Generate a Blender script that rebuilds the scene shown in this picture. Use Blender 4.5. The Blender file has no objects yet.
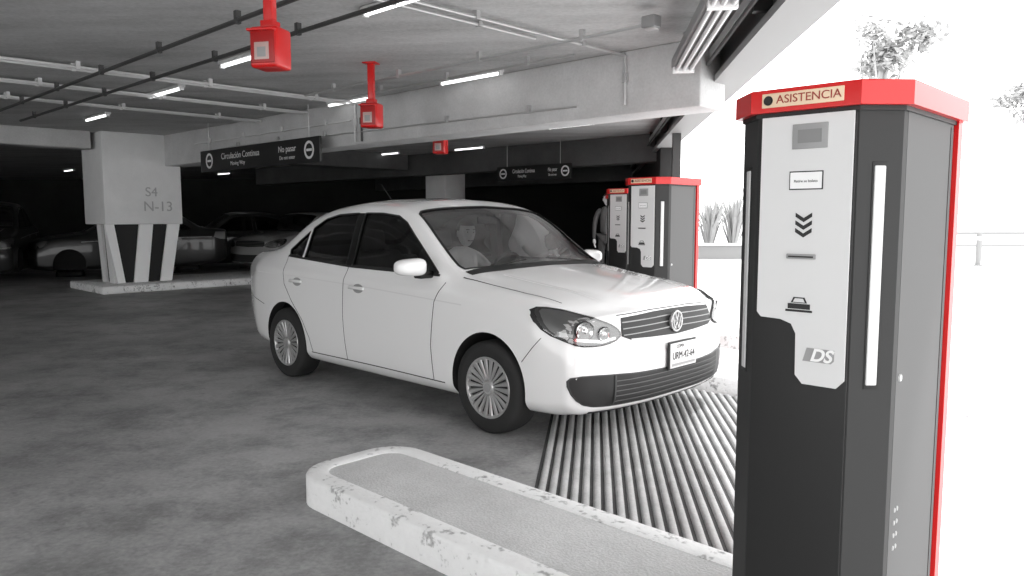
import bpy, bmesh, math, random
from mathutils import Vector, Matrix
from mathutils.bvhtree import BVHTree
from mathutils.geometry import delaunay_2d_cdt
random.seed(4)
S = bpy.context.scene
COL = S.collection
R = math.radians

# ------------------------------------------------------------ materials
def mat(name, c, rough=.6, metal=0, emis=0, coat=0, spec=.5):
    m = bpy.data.materials.new(name); m.use_nodes = True
    b = m.node_tree.nodes['Principled BSDF']
    if not isinstance(c, (tuple, list)): c = (c, c, c)
    b.inputs['Base Color'].default_value = (*c, 1)
    b.inputs['Roughness'].default_value = rough
    b.inputs['Metallic'].default_value = metal
    b.inputs['Specular IOR Level'].default_value = spec
    b.inputs['Coat Weight'].default_value = coat
    b.inputs['Coat Roughness'].default_value = .05
    if emis:
        b.inputs['Emission Color'].default_value = (1, 1, 1, 1)
        b.inputs['Emission Strength'].default_value = emis
    return m

def noisy(name, stops, scale=1.0, rough=.8, bump=.15, bscale=60, detail=6, stretch=None, fine=.3, spec=.3):
    """concrete-like: ramp over multi-scale noise in object space"""
    m = mat(name, .5, rough, spec=spec); nt = m.node_tree; N = nt.nodes; L = nt.links
    b = N['Principled BSDF']
    tc = N.new('ShaderNodeTexCoord'); mp = N.new('ShaderNodeMapping')
    L.new(tc.outputs['Object'], mp.inputs['Vector'])
    if stretch: mp.inputs['Scale'].default_value = stretch
    n1 = N.new('ShaderNodeTexNoise'); n1.inputs['Scale'].default_value = scale; n1.inputs['Detail'].default_value = detail
    n1.inputs['Roughness'].default_value = .65
    n2 = N.new('ShaderNodeTexNoise'); n2.inputs['Scale'].default_value = bscale; n2.inputs['Detail'].default_value = 4
    L.new(mp.outputs[0], n1.inputs['Vector']); L.new(tc.outputs['Object'], n2.inputs['Vector'])
    mx = N.new('ShaderNodeMix'); mx.data_type = 'FLOAT'; mx.inputs[0].default_value = fine
    L.new(n1.outputs['Fac'], mx.inputs[2]); L.new(n2.outputs['Fac'], mx.inputs[3])
    rp = N.new('ShaderNodeValToRGB'); e = rp.color_ramp.elements
    while len(e) < len(stops): e.new(.5)
    for el, (p, v) in zip(e, stops):
        el.position = p; el.color = (v, v, v, 1)
    L.new(mx.outputs[0], rp.inputs[0]); L.new(rp.outputs[0], b.inputs['Base Color'])
    bp = N.new('ShaderNodeBump'); bp.inputs['Strength'].default_value = bump; bp.inputs['Distance'].default_value = .01
    L.new(n2.outputs['Fac'], bp.inputs['Height']); L.new(bp.outputs[0], b.inputs['Normal'])
    return m

def floor_mat():
    """worn parking-deck concrete: broad patches, scuffs and dark drips"""
    m = noisy('floor_concrete', [(.30, .19), (.43, .30), (.55, .42), (.72, .56)], .55, .5, .10, 40, fine=.22, spec=.4)
    nt = m.node_tree; N = nt.nodes; L = nt.links; b = N['Principled BSDF']
    src = b.inputs['Base Color'].links[0].from_socket
    tc = N.new('ShaderNodeTexCoord')
    a = N.new('ShaderNodeTexNoise'); a.inputs['Scale'].default_value = 1.7; a.inputs['Detail'].default_value = 12; a.inputs['Roughness'].default_value = .8
    L.new(tc.outputs['Object'], a.inputs['Vector'])
    r = N.new('ShaderNodeValToRGB'); r.color_ramp.elements[0].position = .36; r.color_ramp.elements[0].color = (.52, .52, .52, 1)
    r.color_ramp.elements[1].position = .54; r.color_ramp.elements[1].color = (1, 1, 1, 1); L.new(a.outputs['Fac'], r.inputs[0])
    v = N.new('ShaderNodeTexVoronoi'); v.inputs['Scale'].default_value = 5; L.new(tc.outputs['Object'], v.inputs['Vector'])
    r2 = N.new('ShaderNodeValToRGB'); r2.color_ramp.elements[0].position = .03; r2.color_ramp.elements[0].color = (.55, .55, .55, 1)
    r2.color_ramp.elements[1].position = .10; r2.color_ramp.elements[1].color = (1, 1, 1, 1); L.new(v.outputs['Distance'], r2.inputs[0])
    m1 = N.new('ShaderNodeMix'); m1.data_type = 'RGBA'; m1.blend_type = 'MULTIPLY'; m1.inputs[0].default_value = 1
    m2 = N.new('ShaderNodeMix'); m2.data_type = 'RGBA'; m2.blend_type = 'MULTIPLY'; m2.inputs[0].default_value = .6
    L.new(src, m1.inputs[6]); L.new(r.outputs[0], m1.inputs[7]); L.new(m1.outputs[2], m2.inputs[6]); L.new(r2.outputs[0], m2.inputs[7])
    L.new(m2.outputs[2], b.inputs['Base Color'])
    return m

def glassmat(name, tint, refl=.9, base=.06):
    m = bpy.data.materials.new(name); m.use_nodes = True; nt = m.node_tree; N = nt.nodes; L = nt.links
    N.remove(N['Principled BSDF'])
    t = N.new('ShaderNodeBsdfTransparent'); t.inputs[0].default_value = (tint, tint, tint, 1)
    g = N.new('ShaderNodeBsdfGlossy'); g.inputs['Roughness'].default_value = .03; g.inputs['Color'].default_value = (refl, refl, refl, 1)
    fr = N.new('ShaderNodeFresnel'); fr.inputs[0].default_value = 1.5
    ad = N.new('ShaderNodeMath'); ad.operation = 'ADD'; ad.inputs[1].default_value = base
    mx = N.new('ShaderNodeMixShader')
    L.new(fr.outputs[0], ad.inputs[0]); L.new(ad.outputs[0], mx.inputs[0])
    L.new(t.outputs[0], mx.inputs[1]); L.new(g.outputs[0], mx.inputs[2])
    L.new(mx.outputs[0], N['Material Output'].inputs[0])
    return m

M = dict(
 floor=floor_mat(),
 ground=noisy('ground_concrete', [(.3, .70), (.7, .82)], .5, .9),
 ceil=noisy('ceiling_concrete', [(.3, .34), (.5, .50), (.7, .64)], 1.2, .85, .2, 30, stretch=(.5, 2.2, 1)),
 beam=noisy('beam_concrete', [(.3, .46), (.7, .68)], 1.5, .8, .1, 40),
 beam_shade=noisy('beam_concrete_shade', [(.3, .08), (.7, .14)], 1.5, .8, .1, 40),  # shaded copy of the beam concrete: dimness of the far bays in its colour
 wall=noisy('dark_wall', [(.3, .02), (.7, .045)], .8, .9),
 colw=noisy('column_paint', [(.3, .72), (.7, .86)], 1.5, .7, .05),
 kerb=noisy('kerb_paint', [(.32, .20), (.40, .46), (.455, .82), (.8, .90)], 6, .7, .5, 35, fine=.38, detail=10),
 slab=noisy('island_concrete', [(.3, .46), (.7, .68)], 3, .9, .5, 90, fine=.5),
 rib=noisy('rib_concrete', [(.3, .32), (.7, .54)], 4, .8, .2),
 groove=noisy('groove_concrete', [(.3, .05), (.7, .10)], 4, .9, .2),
 red=mat('red_paint', (.60, .006, .006), .35, coat=.2),
 black=mat('black_matte', .012, .55), blackg=mat('black_gloss', .008, .15),
 dark=mat('charcoal_metal', .020, .5, spec=.3), dark2=mat('dark_grey_metal', .045, .6, spec=.15), steelb=mat('steel_channel', .035, .4),
 grey=mat('grey_metal', .13, .7, spec=.08), mgrey=mat('mid_grey', .3, .5), lgrey=mat('light_grey_panel', .66, .45),
 white=mat('white_plastic', .85, .4), offw=mat('warm_label', (.78, .60, .42), .5),
 steel=mat('galvanised', .55, .4, .6), slat=mat('grille_slat_metal', .25, .35, .5), chrome=mat('chrome', .8, .12, 1),
 silver=mat('silver_paint', .50, .28, .6), number=mat('faded_number_paint', .45, .7),
 pipew=mat('white_conduit', .66, .5), piped=mat('dark_pipe', .05, .5),
 tube=mat('fluorescent_tube', .9, .4, emis=2.4), strip=mat('light_strip', .66, .4),
 tyre=mat('tyre_rubber', .018, .8), liner=mat('wheel_liner', .01, .9),
 paint=mat('white_car_paint', .86, .25, coat=1),
 paintd=mat('dark_car_paint', .015, .35, coat=.5), paints=mat('silver_car_paint', .40, .35, .2, coat=1),
 glass=glassmat('windshield_glass', .85, .9, .14), glasst=glassmat('tinted_glass', .38, .9, .02),
 lens=glassmat('lamp_lens', .9, 1, .06), lampin=mat('lamp_interior', .20, .35, .6), inter=mat('interior_plastic', .06, .7), seat=mat('seat_fabric', .10, .9),
 skin=mat('skin', .75, .5), shirt=mat('shirt_cloth', .85, .9), hair=mat('hair', .02, .6), trous=mat('trouser_cloth', .05, .9),
 leaf=mat('foliage', .36, .8), bark=mat('bark', .36, .9), railm=mat('rail_paint', .24, .6),
)

# ------------------------------------------------------------ helpers
def group(name, loc=(0, 0, 0), rz=0, scale=(1, 1, 1)):
    e = bpy.data.objects.new(name, None); e.location = loc; e.rotation_euler = (0, 0, rz); e.scale = scale
    e.empty_display_size = .2
    COL.objects.link(e); return e

def mkobj(name, me, mats, parent=None, smooth=False, ang=35):
    if not isinstance(mats, (list, tuple)): mats = [mats]
    for m in mats: me.materials.append(m)
    o = bpy.data.objects.new(name, me); COL.objects.link(o)
    if parent: o.parent = parent
    if smooth:
        me.polygons.foreach_set('use_smooth', [True] * len(me.polygons))
        me.set_sharp_from_angle(angle=R(ang))
    return o

def frombm(name, bm, mats, parent=None, smooth=False, ang=35):
    me = bpy.data.meshes.new(name); bmesh.ops.recalc_face_normals(bm, faces=bm.faces); bm.to_mesh(me); bm.free()
    return mkobj(name, me, mats, parent, smooth, ang)

def addbox(bm, lo, hi, bevel=0, mi=0, mtx=None):
    r = bmesh.ops.create_cube(bm, size=1); vs = r['verts']
    for v in vs:
        v.co = Vector([(lo[i] + hi[i]) / 2 + v.co[i] * (hi[i] - lo[i]) for i in range(3)])
        if mtx: v.co = mtx @ v.co
    fs = {f for v in vs for f in v.link_faces}
    for f in fs: f.material_index = mi
    if bevel:
        es = list({e for v in vs for e in v.link_edges})
        bmesh.ops.bevel(bm, geom=es, offset=bevel, segments=3, profile=.5, affect='EDGES', clamp_overlap=True, material=-1)

def box(name, lo, hi, m, parent=None, bevel=0, loc=None, rot=None):
    bm = bmesh.new(); addbox(bm, lo, hi, bevel)
    o = frombm(name, bm, m, parent, bool(bevel))
    if loc: o.location = loc
    if rot: o.rotation_euler = rot
    return o

def addtube(bm, p0, p1, r, seg=12, mi=0, r2=None):
    p0 = Vector(p0); p1 = Vector(p1); d = p1 - p0
    q = d.to_track_quat('Z', 'Y').to_matrix().to_4x4()
    res = bmesh.ops.create_cone(bm, cap_ends=True, segments=seg, radius1=r, radius2=r if r2 is None else r2, depth=d.length)
    for v in res['verts']: v.co = q @ v.co + (p0 + p1) / 2
    for f in {f for v in res['verts'] for f in v.link_faces}: f.material_index = mi

def tube(name, pts, r, m, parent=None, seg=12):
    bm = bmesh.new()
    for a, b in zip(pts[:-1], pts[1:]): addtube(bm, a, b, r, seg)
    return frombm(name, bm, m, parent, True)

def prism(name, poly, z0, z1, m, parent=None, bevel=0, mats=None, top=None):
    bm = bmesh.new()
    vb = [bm.verts.new((x, y, z0)) for x, y in poly]; vt = [bm.verts.new((x, y, z1)) for x, y in poly]
    n = len(poly); bm.faces.new(vb[::-1]); tf = bm.faces.new(vt)
    for i in range(n): bm.faces.new((vb[i], vb[(i + 1) % n], vt[(i + 1) % n], vt[i]))
    if bevel:
        bmesh.ops.bevel(bm, geom=list(tf.edges), offset=bevel, segments=3, profile=.5, affect='EDGES', clamp_overlap=True)
    return frombm(name, bm, m, parent, bool(bevel))

def text(name, s, size, m, parent, loc, rot=(R(90), 0, 0), ext=.001, sx=1, align='CENTER'):
    c = bpy.data.curves.new(name, 'FONT'); c.body = s; c.size = size; c.extrude = ext
    c.align_x = align; c.align_y = 'CENTER'; c.materials.append(m)
    o = bpy.data.objects.new(name, c); COL.objects.link(o); o.parent = parent
    o.location = loc; o.rotation_euler = rot; o.scale = (sx, 1, 1); return o

def lathe(name, prof, m, parent=None, seg=48, closed=False):
    bm = bmesh.new(); rings = []
    for r, y in prof:
        if r < 1e-5: rings.append([bm.verts.new((0, y, 0))])
        else: rings.append([bm.verts.new((r * math.cos(2 * math.pi * i / seg), y, r * math.sin(2 * math.pi * i / seg))) for i in range(seg)])
    for a, b in zip(rings[:-1], rings[1:]):
        for i in range(seg):
            j = (i + 1) % seg
            if len(a) == 1: bm.faces.new((a[0], b[i], b[j]))
            elif len(b) == 1: bm.faces.new((a[i], a[j], b[0]))
            else: bm.faces.new((a[i], a[j], b[j], b[i]))
    return frombm(name, bm, m, parent, True, 40)

def pchip(keys):
    xs = [k[0] for k in keys]; ys = [k[1] for k in keys]; n = len(xs)
    h = [xs[i + 1] - xs[i] for i in range(n - 1)]; d = [(ys[i + 1] - ys[i]) / h[i] for i in range(n - 1)]
    m = [0] * n; m[0] = d[0]; m[-1] = d[-1]
    for i in range(1, n - 1):
        if d[i - 1] * d[i] <= 0: m[i] = 0
        else:
            w1 = 2 * h[i] + h[i - 1]; w2 = h[i] + 2 * h[i - 1]
            m[i] = (w1 + w2) / (w1 / d[i - 1] + w2 / d[i])
    def f(x):
        if x <= xs[0]: return ys[0]
        if x >= xs[-1]: return ys[-1]
        i = 0
        while x > xs[i + 1]: i += 1
        t = (x - xs[i]) / h[i]
        return ((2*t**3 - 3*t*t + 1) * ys[i] + (t**3 - 2*t*t + t) * h[i] * m[i] + (-2*t**3 + 3*t*t) * ys[i+1] + (t**3 - t*t) * h[i] * m[i+1])
    return f

# ------------------------------------------------------------ car body
K = {k: pchip(v) for k, v in dict(
 zb=[(-3.52, .34), (-3.2, .24), (-2, .18), (0, .18), (.6, .19), (.80, .215)],
 yb=[(-3.52, .60), (-3.2, .72), (-2, .75), (0, .75), (.6, .74), (.80, .72)],
 ys=[(-3.52, .70), (-3.2, .80), (-2.55, .84), (-1.3, .825), (0, .845), (.5, .84), (.80, .822)],
 ym=[(-3.52, .73), (-3.2, .82), (-2.55, .852), (-1.3, .848), (0, .852), (.5, .845), (.80, .825)],
 zm=[(-3.52, .60), (-2.5, .58), (0, .56), (.80, .50)],
 yl=[(-3.52, .72), (-3.2, .80), (-2.55, .838), (-1.3, .838), (0, .836), (.5, .825), (.80, .80)],
 zl=[(-3.52, .90), (-2.5, .885), (-1.3, .86), (0, .83), (.5, .785), (.80, .715)],
 yg=[(-3.52, .65), (-3.1, .74), (-2.5, .785), (-1.3, .795), (-.5, .79), (0, .785), (.4, .775), (.7, .755), (.80, .745)],
 zg=[(-3.52, 1.0), (-3.0, 1.0), (-2.5, .985), (-1.3, .955), (-.5, .94), (0, .915), (.4, .878), (.65, .835), (.80, .782)],
 yr=[(-3.52, .60), (-3.1, .65), (-2.95, .66), (-2.4, .61), (-1.6, .64), (-1.0, .655), (-.24, .75), (0, .72), (.4, .68), (.80, .64)],
 zr=[(-3.52, 1.03), (-3.1, 1.065), (-2.95, 1.09), (-2.42, 1.345), (-2.1, 1.412), (-1.6, 1.447), (-1.2, 1.432), (-1.0, 1.385), (-.24, .968), (-.16, .960), (0, .942), (.4, .892), (.68, .842), (.80, .792)],
 zt=[(-3.52, 1.055), (-3.1, 1.10), (-2.95, 1.13), (-2.42, 1.425), (-2.1, 1.492), (-1.65, 1.520), (-1.2, 1.504), (-1.0, 1.455), (-.24, 1.022), (-.16, 1.010), (0, .988), (.4, .932), (.68, .872), (.80, .812)],
 kf=[(-1.35, 0), (-.4, .055), (.3, .07), (.80, .17)],
 kr=[(-3.52, .15), (-3.0, .06), (-2.3, 0)],
 g=[(.15, .07), (.28, .01), (.4, 0), (.52, .0), (.60, .015), (.80, .05)],
).items()}

def warp(x, y, z):
    a = abs(y) / .85
    xx = x - K['kf'](x) * a**2.8 + K['kr'](x) * a**2.2
    w = max(0, min(1, (x - .35) / .45)); w = w * w * (3 - 2 * w)
    return Vector((xx - w * K['g'](z), y, z))

def section(x, inset=False, n=6):
    k = {a: f(x) for a, f in K.items()}
    if not inset:
        P = [(0, k['zb']), (k['yb'], k['zb']), (k['ys'], k['zb'] + .09), (k['ym'], k['zm']), (k['yl'], k['zl']), (k['yg'], k['zg']),
             (k['yr'], k['zr']), (.55 * k['yr'], k['zt'] - .25 * (k['zt'] - k['zr'])), (0, k['zt'])]
    else:
        P = [(0, .36), (.70, .36), (.74, .40), (.76, k['zm']), (k['yl'] - .06, k['zl']), (k['yg'] - .045, k['zg']),
             (k['yr'] - .03, k['zr'] - .03), (.55 * k['yr'], k['zt'] - .25 * (k['zt'] - k['zr']) - .035), (0, k['zt'] - .035)]
    t = [0]
    for a, b in zip(P[:-1], P[1:]): t.append(t[-1] + max(1e-3, math.hypot(a[0] - b[0], a[1] - b[1])))
    fy = pchip(list(zip(t, [p[0] for p in P]))); fz = pchip(list(zip(t, [p[1] for p in P])))
    out = []
    for i in range(len(P) - 1):
        for j in range(n):
            u = t[i] + (t[i + 1] - t[i]) * j / n; out.append((fy(u), fz(u)))
    out.append(P[-1])
    full = out + [(-y, z) for y, z in out[-2:0:-1]]
    return full

def loftmesh(x0, x1, step, inset=False, nosecap=True):
    bm = bmesh.new(); rings = []
    n = int(round((x1 - x0) / step)); xs = [x0 + (x1 - x0) * i / n for i in range(n + 1)]
    for x in xs:
        rings.append([bm.verts.new(warp(x, y, z)) for y, z in section(x, inset)])
    def cap(x, sgn):
        sec = section(x, inset); zc = sum(p[1] for p in sec) / len(sec)
        rs = []
        for s, dx in [(.985, .018), (.955, .033), (.90, .043), (.75, .052), (.55, .058), (.35, .061), (.15, .062)]:
            if inset: dx = 0
            r = []
            for y, z in sec:
                w = warp(x, y * s, zc + (z - zc) * s); w.x += sgn * dx; r.append(bm.verts.new(w))
            rs.append(r)
        w = warp(x, 0, zc); w.x += sgn * (0 if inset else .062); c = bm.verts.new(w)
        return rs, c
    m = len(rings[0])
    f_rs, f_c = cap(xs[-1], 1); r_rs, r_c = cap(xs[0], -1)
    allr = r_rs[::-1] + rings + f_rs
    for a, b in zip(allr[:-1], allr[1:]):
        for i in range(m):
            j = (i + 1) % m; bm.faces.new((a[i], a[j], b[j], b[i]))
    for i in range(m):
        j = (i + 1) % m
        bm.faces.new((r_c, allr[0][j], allr[0][i])); bm.faces.new((f_c, allr[-1][i], allr[-1][j]))
    bmesh.ops.recalc_face_normals(bm, faces=bm.faces)
    return bm

bodybm = loftmesh(-3.50, .80, .04)
BVH = BVHTree.FromBMesh(bodybm)

DIRS = {'R': (lambda a, b: Vector((a, -3, b)), Vector((0, 1, 0))), 'L': (lambda a, b: Vector((a, 3, b)), Vector((0, -1, 0))),
        'F': (lambda a, b: Vector((3, a, b)), Vector((-1, 0, 0))), 'B': (lambda a, b: Vector((-6, a, b)), Vector((1, 0, 0))),
        'T': (lambda a, b: Vector((a, b, 3)), Vector((0, 0, -1)))}
def cast(p, proj, eps):
    o, d = DIRS[proj]; loc, nor, i, dist = BVH.ray_cast(o(*p), d)
    if loc is None: return None
    if nor.dot(d) > 0: nor = -nor
    return loc + nor * eps

def inside(p, poly):
    x, y = p; c = False; j = len(poly) - 1
    for i in range(len(poly)):
        xi, yi = poly[i]; xj, yj = poly[j]
        if (yi > y) != (yj > y) and x < (xj - xi) * (y - yi) / (yj - yi) + xi: c = not c
        j = i
    return c

def densify(pts, step, closed=True):
    out = []; n = len(pts)
    for i in range(n if closed else n - 1):
        a = pts[i]; b = pts[(i + 1) % n]; k = max(1, int(math.hypot(b[0] - a[0], b[1] - a[1]) / step))
        for j in range(k): out.append((a[0] + (b[0] - a[0]) * j / k, a[1] + (b[1] - a[1]) * j / k))
    if not closed: out.append(pts[-1])
    return out

def smoothpoly(pts, it=2):
    for _ in range(it):
        o = []; n = len(pts)
        for i in range(n):
            a = pts[i]; b = pts[(i + 1) % n]
            o.append((a[0]*.75 + b[0]*.25, a[1]*.75 + b[1]*.25)); o.append((a[0]*.25 + b[0]*.75, a[1]*.25 + b[1]*.75))
        pts = o
    return pts

def conform(name, poly, proj, eps, m, parent, step=.03, thick=0):
    ol = densify(poly, step); pts = list(ol)
    x0 = min(p[0] for p in ol); x1 = max(p[0] for p in ol); y0 = min(p[1] for p in ol); y1 = max(p[1] for p in ol)
    gx = x0 + step / 2
    while gx < x1:
        gy = y0 + step / 2
        while gy < y1:
            if inside((gx, gy), ol) and min((gx - q[0])**2 + (gy - q[1])**2 for q in ol) > (.45 * step)**2: pts.append((gx, gy))
            gy += step
        gx += step
    r = delaunay_2d_cdt([Vector(p) for p in pts], [], [list(range(len(ol)))], 1, 1e-6)
    bm = bmesh.new(); vs = [];
    for v in r[0]:
        c = cast((v.x, v.y), proj, eps); vs.append(bm.verts.new(c) if c else None)
    for f in r[2]:
        q = [vs[i] for i in f]
        if all(q):
            try: bm.faces.new(q)
            except ValueError: pass
    for v in [v for v in bm.verts if not v.link_faces]: bm.verts.remove(v)
    d = DIRS[proj][1]; bm.normal_update()
    fl = [f for f in bm.faces if f.normal.dot(d) > 0]
    if fl: bmesh.ops.reverse_faces(bm, faces=fl)
    me = bpy.data.meshes.new(name); bm.to_mesh(me); bm.free()
    o = mkobj(name, me, m, parent, True, 60)
    return o

def ribbon(name, pts, w, proj, eps, m, parent, closed=False, step=.02):
    if closed: pts = list(pts) + [pts[0]]
    p = densify(pts, step, False); bm = bmesh.new(); prev = None
    for i in range(len(p)):
        a = p[max(0, i - 1)]; b = p[min(len(p) - 1, i + 1)]
        tx, ty = b[0] - a[0], b[1] - a[1]; l = math.hypot(tx, ty) or 1; nx, ny = -ty / l * w / 2, tx / l * w / 2
        c1 = cast((p[i][0] + nx, p[i][1] + ny), proj, eps); c2 = cast((p[i][0] - nx, p[i][1] - ny), proj, eps)
        cur = (bm.verts.new(c1), bm.verts.new(c2)) if c1 and c2 else None
        if cur and prev: bm.faces.new((prev[0], prev[1], cur[1], cur[0]))
        prev = cur
    for v in [v for v in bm.verts if not v.link_faces]: bm.verts.remove(v)
    me = bpy.data.meshes.new(name); bm.to_mesh(me); bm.free()
    return mkobj(name, me, m, parent, True, 60)

# window outlines
W_F = [(-.56, .985), (-.80, 1.165), (-1.01, 1.322), (-1.12, 1.37), (-1.33, 1.39), (-1.55, 1.392), (-1.60, .995)]
W_R = [(-1.69, .998), (-1.645, 1.392), (-1.95, 1.38), (-2.15, 1.345), (-2.32, 1.27), (-2.34, 1.025)]
W_Q = [(-2.385, 1.028), (-2.365, 1.243), (-2.48, 1.175), (-2.62, 1.085), (-2.60, 1.045)]
WS = [(-.30, 0), (-.305, .2), (-.32, .4), (-.35, .57), (-.385, .690), (-.44, .70), (-.74, .66), (-.965, .62), (-1.0, .58), (-.985, .25), (-.98, 0)]
WS = WS + [(x, -y) for x, y in WS[-2:0:-1]]
RW = [(-2.93, 0), (-2.92, .3), (-2.89, .52), (-2.84, .565), (-2.50, .52), (-2.45, .47), (-2.445, 0)]
RW = RW + [(x, -y) for x, y in RW[-2:0:-1]]

me = bpy.data.meshes.new('car_body'); bodybm.to_mesh(me); bodybm.free()
for m_ in (M['paint'], M['liner'], M['inter']): me.materials.append(m_)
body = bpy.data.objects.new('body_shell', me); COL.objects.link(body)
cutters = []
def cutter(bm, m):
    bmesh.ops.recalc_face_normals(bm, faces=bm.faces)
    c = bpy.data.meshes.new('cut'); bm.to_mesh(c); bm.free(); c.materials.append(m)
    o = bpy.data.objects.new('cut', c); COL.objects.link(o); cutters.append(o)
cutter(loftmesh(-2.93, -.32, .06, True), M['inter'])
for ax in (0, -2.552):
    for sy in (-1, 1):
        bm = bmesh.new(); addtube(bm, (ax, sy * .56, .310), (ax, sy * 1.1, .310), .338, 64); cutter(bm, M['liner'])
def polyprism(poly, axis, lo, hi):
    bm = bmesh.new()
    f = (lambda p, t: (p[0], t, p[1])) if axis == 'y' else (lambda p, t: (p[0], p[1], t))
    a = [bm.verts.new(f(p, lo)) for p in poly]; b = [bm.verts.new(f(p, hi)) for p in poly]; n = len(poly)
    bm.faces.new(a); bm.faces.new(b[::-1])
    for i in range(n): bm.faces.new((a[i], b[i], b[(i + 1) % n], a[(i + 1) % n]))
    cutter(bm, M['liner'])
for w in (W_F, W_R, W_Q): polyprism(w, 'y', -1.2, 1.2)
polyprism(WS, 'z', .92, 1.8); polyprism(RW, 'z', .95, 1.8)
for c in cutters:
    md = body.modifiers.new('b', 'BOOLEAN'); md.operation = 'DIFFERENCE'; md.object = c; md.solver = 'EXACT'
    try: md.material_mode = 'TRANSFER'
    except Exception: pass
dg = bpy.context.evaluated_depsgraph_get(); dg.update()
nm = bpy.data.meshes.new_from_object(body.evaluated_get(dg)); body.modifiers.clear(); body.data = nm
for c in cutters: bpy.data.objects.remove(c)
nm.polygons.foreach_set('use_smooth', [True] * len(nm.polygons)); nm.set_sharp_from_angle(angle=R(38))
print('BODY polys', len(nm.polygons), [m.name for m in nm.materials])

LANE = -math.radians(44)
D = Vector((math.cos(LANE), math.sin(LANE), 0)); Nn = Vector((-math.sin(LANE), math.cos(LANE), 0))
def ln(s, n, z=0): return D * s + Nn * n + Vector((0, 0, z))

car = group('car', (.475, 5.60, 0), LANE, (1.015, 1.09, 1.05))
body.parent = car

# glass
conform('windshield', [(x*1.0 + (.02 if x > -.6 else -.02), y*1.03) for x, y in WS], 'T', -.007, M['glass'], car, .05)
conform('rear_window', [(x, y * 1.03) for x, y in RW], 'T', -.007, M['glasst'], car, .05)
ribbon('windshield_seal', WS, .018, 'T', .002, M['black'], car, True)
def grow(poly, k):
    cx = sum(p[0] for p in poly) / len(poly); cy = sum(p[1] for p in poly) / len(poly)
    return [(cx + (x - cx) * k, cy + (y - cy) * k) for x, y in poly]
for sd in 'RL':
    for nme, w in (('front_door_glass', W_F), ('rear_door_glass', W_R), ('quarter_glass', W_Q)):
        conform(nme, grow(w, 1.04), sd, -.008, M['glasst'], car, .05)
        ribbon('window_seal', w, .014, sd, .0015, M['black'], car, True)
    conform('b_pillar_trim', [(-1.607, .99), (-1.557, 1.392), (-1.638, 1.392), (-1.683, .99)], sd, .002, M['blackg'], car, .02)
    # shut lines
    ribbon('door_gap_front', [(-.46, .93), (-.53, .80), (-.56, .50), (-.54, .27)], .007, sd, .001, M['black'], car)
    ribbon('door_gap_mid', [(-1.645, .985), (-1.645, .60), (-1.62, .27)], .007, sd, .001, M['black'], car)
    ribbon('door_gap_rear', [(-2.62, 1.03), (-2.55, .80), (-2.42, .66), (-2.26, .52), (-2.16, .38), (-2.12, .27)], .007, sd, .001, M['black'], car)
    ribbon('sill_gap', [(-.42, .265), (-2.14, .265)], .008, sd, .001, M['black'], car)
    ribbon('belt_seal', [(-.54, .972), (-1.62, .985), (-2.62, 1.033)], .016, sd, .003, M['black'], car)
    ribbon('shoulder_crease_shade', [(-.25, .80), (-1.3, .845), (-2.4, .875), (-3.1, .88)], .008, sd, .0008, M['lgrey'], car)  # grey strip on smooth paint, shading of a crease put in as colour
    ribbon('bumper_gap', [(.46, .66), (.40, .60), (.31, .50)], .005, sd, .001, M['black'], car)
    ribbon('rear_bumper_gap', [(-2.93, .60), (-3.25, .66), (-3.45, .66)], .006, sd, .001, M['black'], car)
    sy = -1 if sd == 'R' else 1
    for hx in (-1.44, -2.34):
        bm = bmesh.new()
        addbox(bm, (hx - .10, -.012, -.013), (hx + .10, .012, .013), .010)
        o = frombm('door_handle', bm, M['paint'], car, True); o.location = (0, sy * .857, .835)
        conform('handle_recess_shade', [(hx + .07*math.cos(t), .83 + .035*math.sin(t)) for t in [i*math.pi/8 for i in range(16)]], sd, .001, M['mgrey'], car, .02)  # flat grey patch, shade of a hollow painted behind the handle
    # mirror
    bm = bmesh.new(); bmesh.ops.create_uvsphere(bm, u_segments=32, v_segments=24, radius=1)
    se = lambda t, p: math.copysign(abs(t)**p, t)
    for v in bm.verts:
        q = v.co.copy(); f = 1.0 if q.x > 0 else .45
        yy = se(q.y, .62); zz_ = se(q.z, .62); inn = (yy * -sy + 1) / 2
        v.co = Vector((se(q.x, .8) * .075 * f, yy * .115, zz_ * .066 * (1 - .22 * (1 - inn)) + .0))
    o = frombm('mirror_housing', bm, M['paint'], car, True, 60); o.location = (-.66, sy * .94, 1.03); o.rotation_euler = (0, 0, sy * R(8))
    o2 = box('mirror_arm', (-.04, -.06, -.03), (.04, .06, .02), M['blackg'], car, .012); o2.location = (-.65, sy * .83, .98)
    # tail lamp on side
    conform('tail_lamp', [(-3.15, .88), (-3.20, 1.0), (-3.44, 1.0), (-3.44, .82), (-3.30, .83)], sd, .003, M['mgrey'], car, .03)

# hood shut lines
for sy in (-1, 1):
    ribbon('hood_gap', [(-.32, sy * .76), (-.1, sy * .75), (.25, sy * .74), (.50, sy * .70)], .007, 'T', .001, M['black'], car)
    ribbon('hood_crease_shade', [(-.15, sy * .56), (.2, sy * .54), (.62, sy * .48)], .010, 'T', .0008, M['lgrey'], car)  # flat grey strip, paints the shade line of a hood fold
    ribbon('wiper', [(-.31, sy * .50 - .05), (-.35, sy * .1 - .05), ], .018, 'T', .008, M['black'], car)
cg = [(-.225, 0), (-.23, .3), (-.245, .5), (-.29, .71), (-.36, .71), (-.335, .5), (-.31, .3), (-.30, 0)]
conform('cowl_grille', cg + [(x, -y) for x, y in cg[-2:0:-1]], 'T', .002, M['black'], car, .03)

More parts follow.
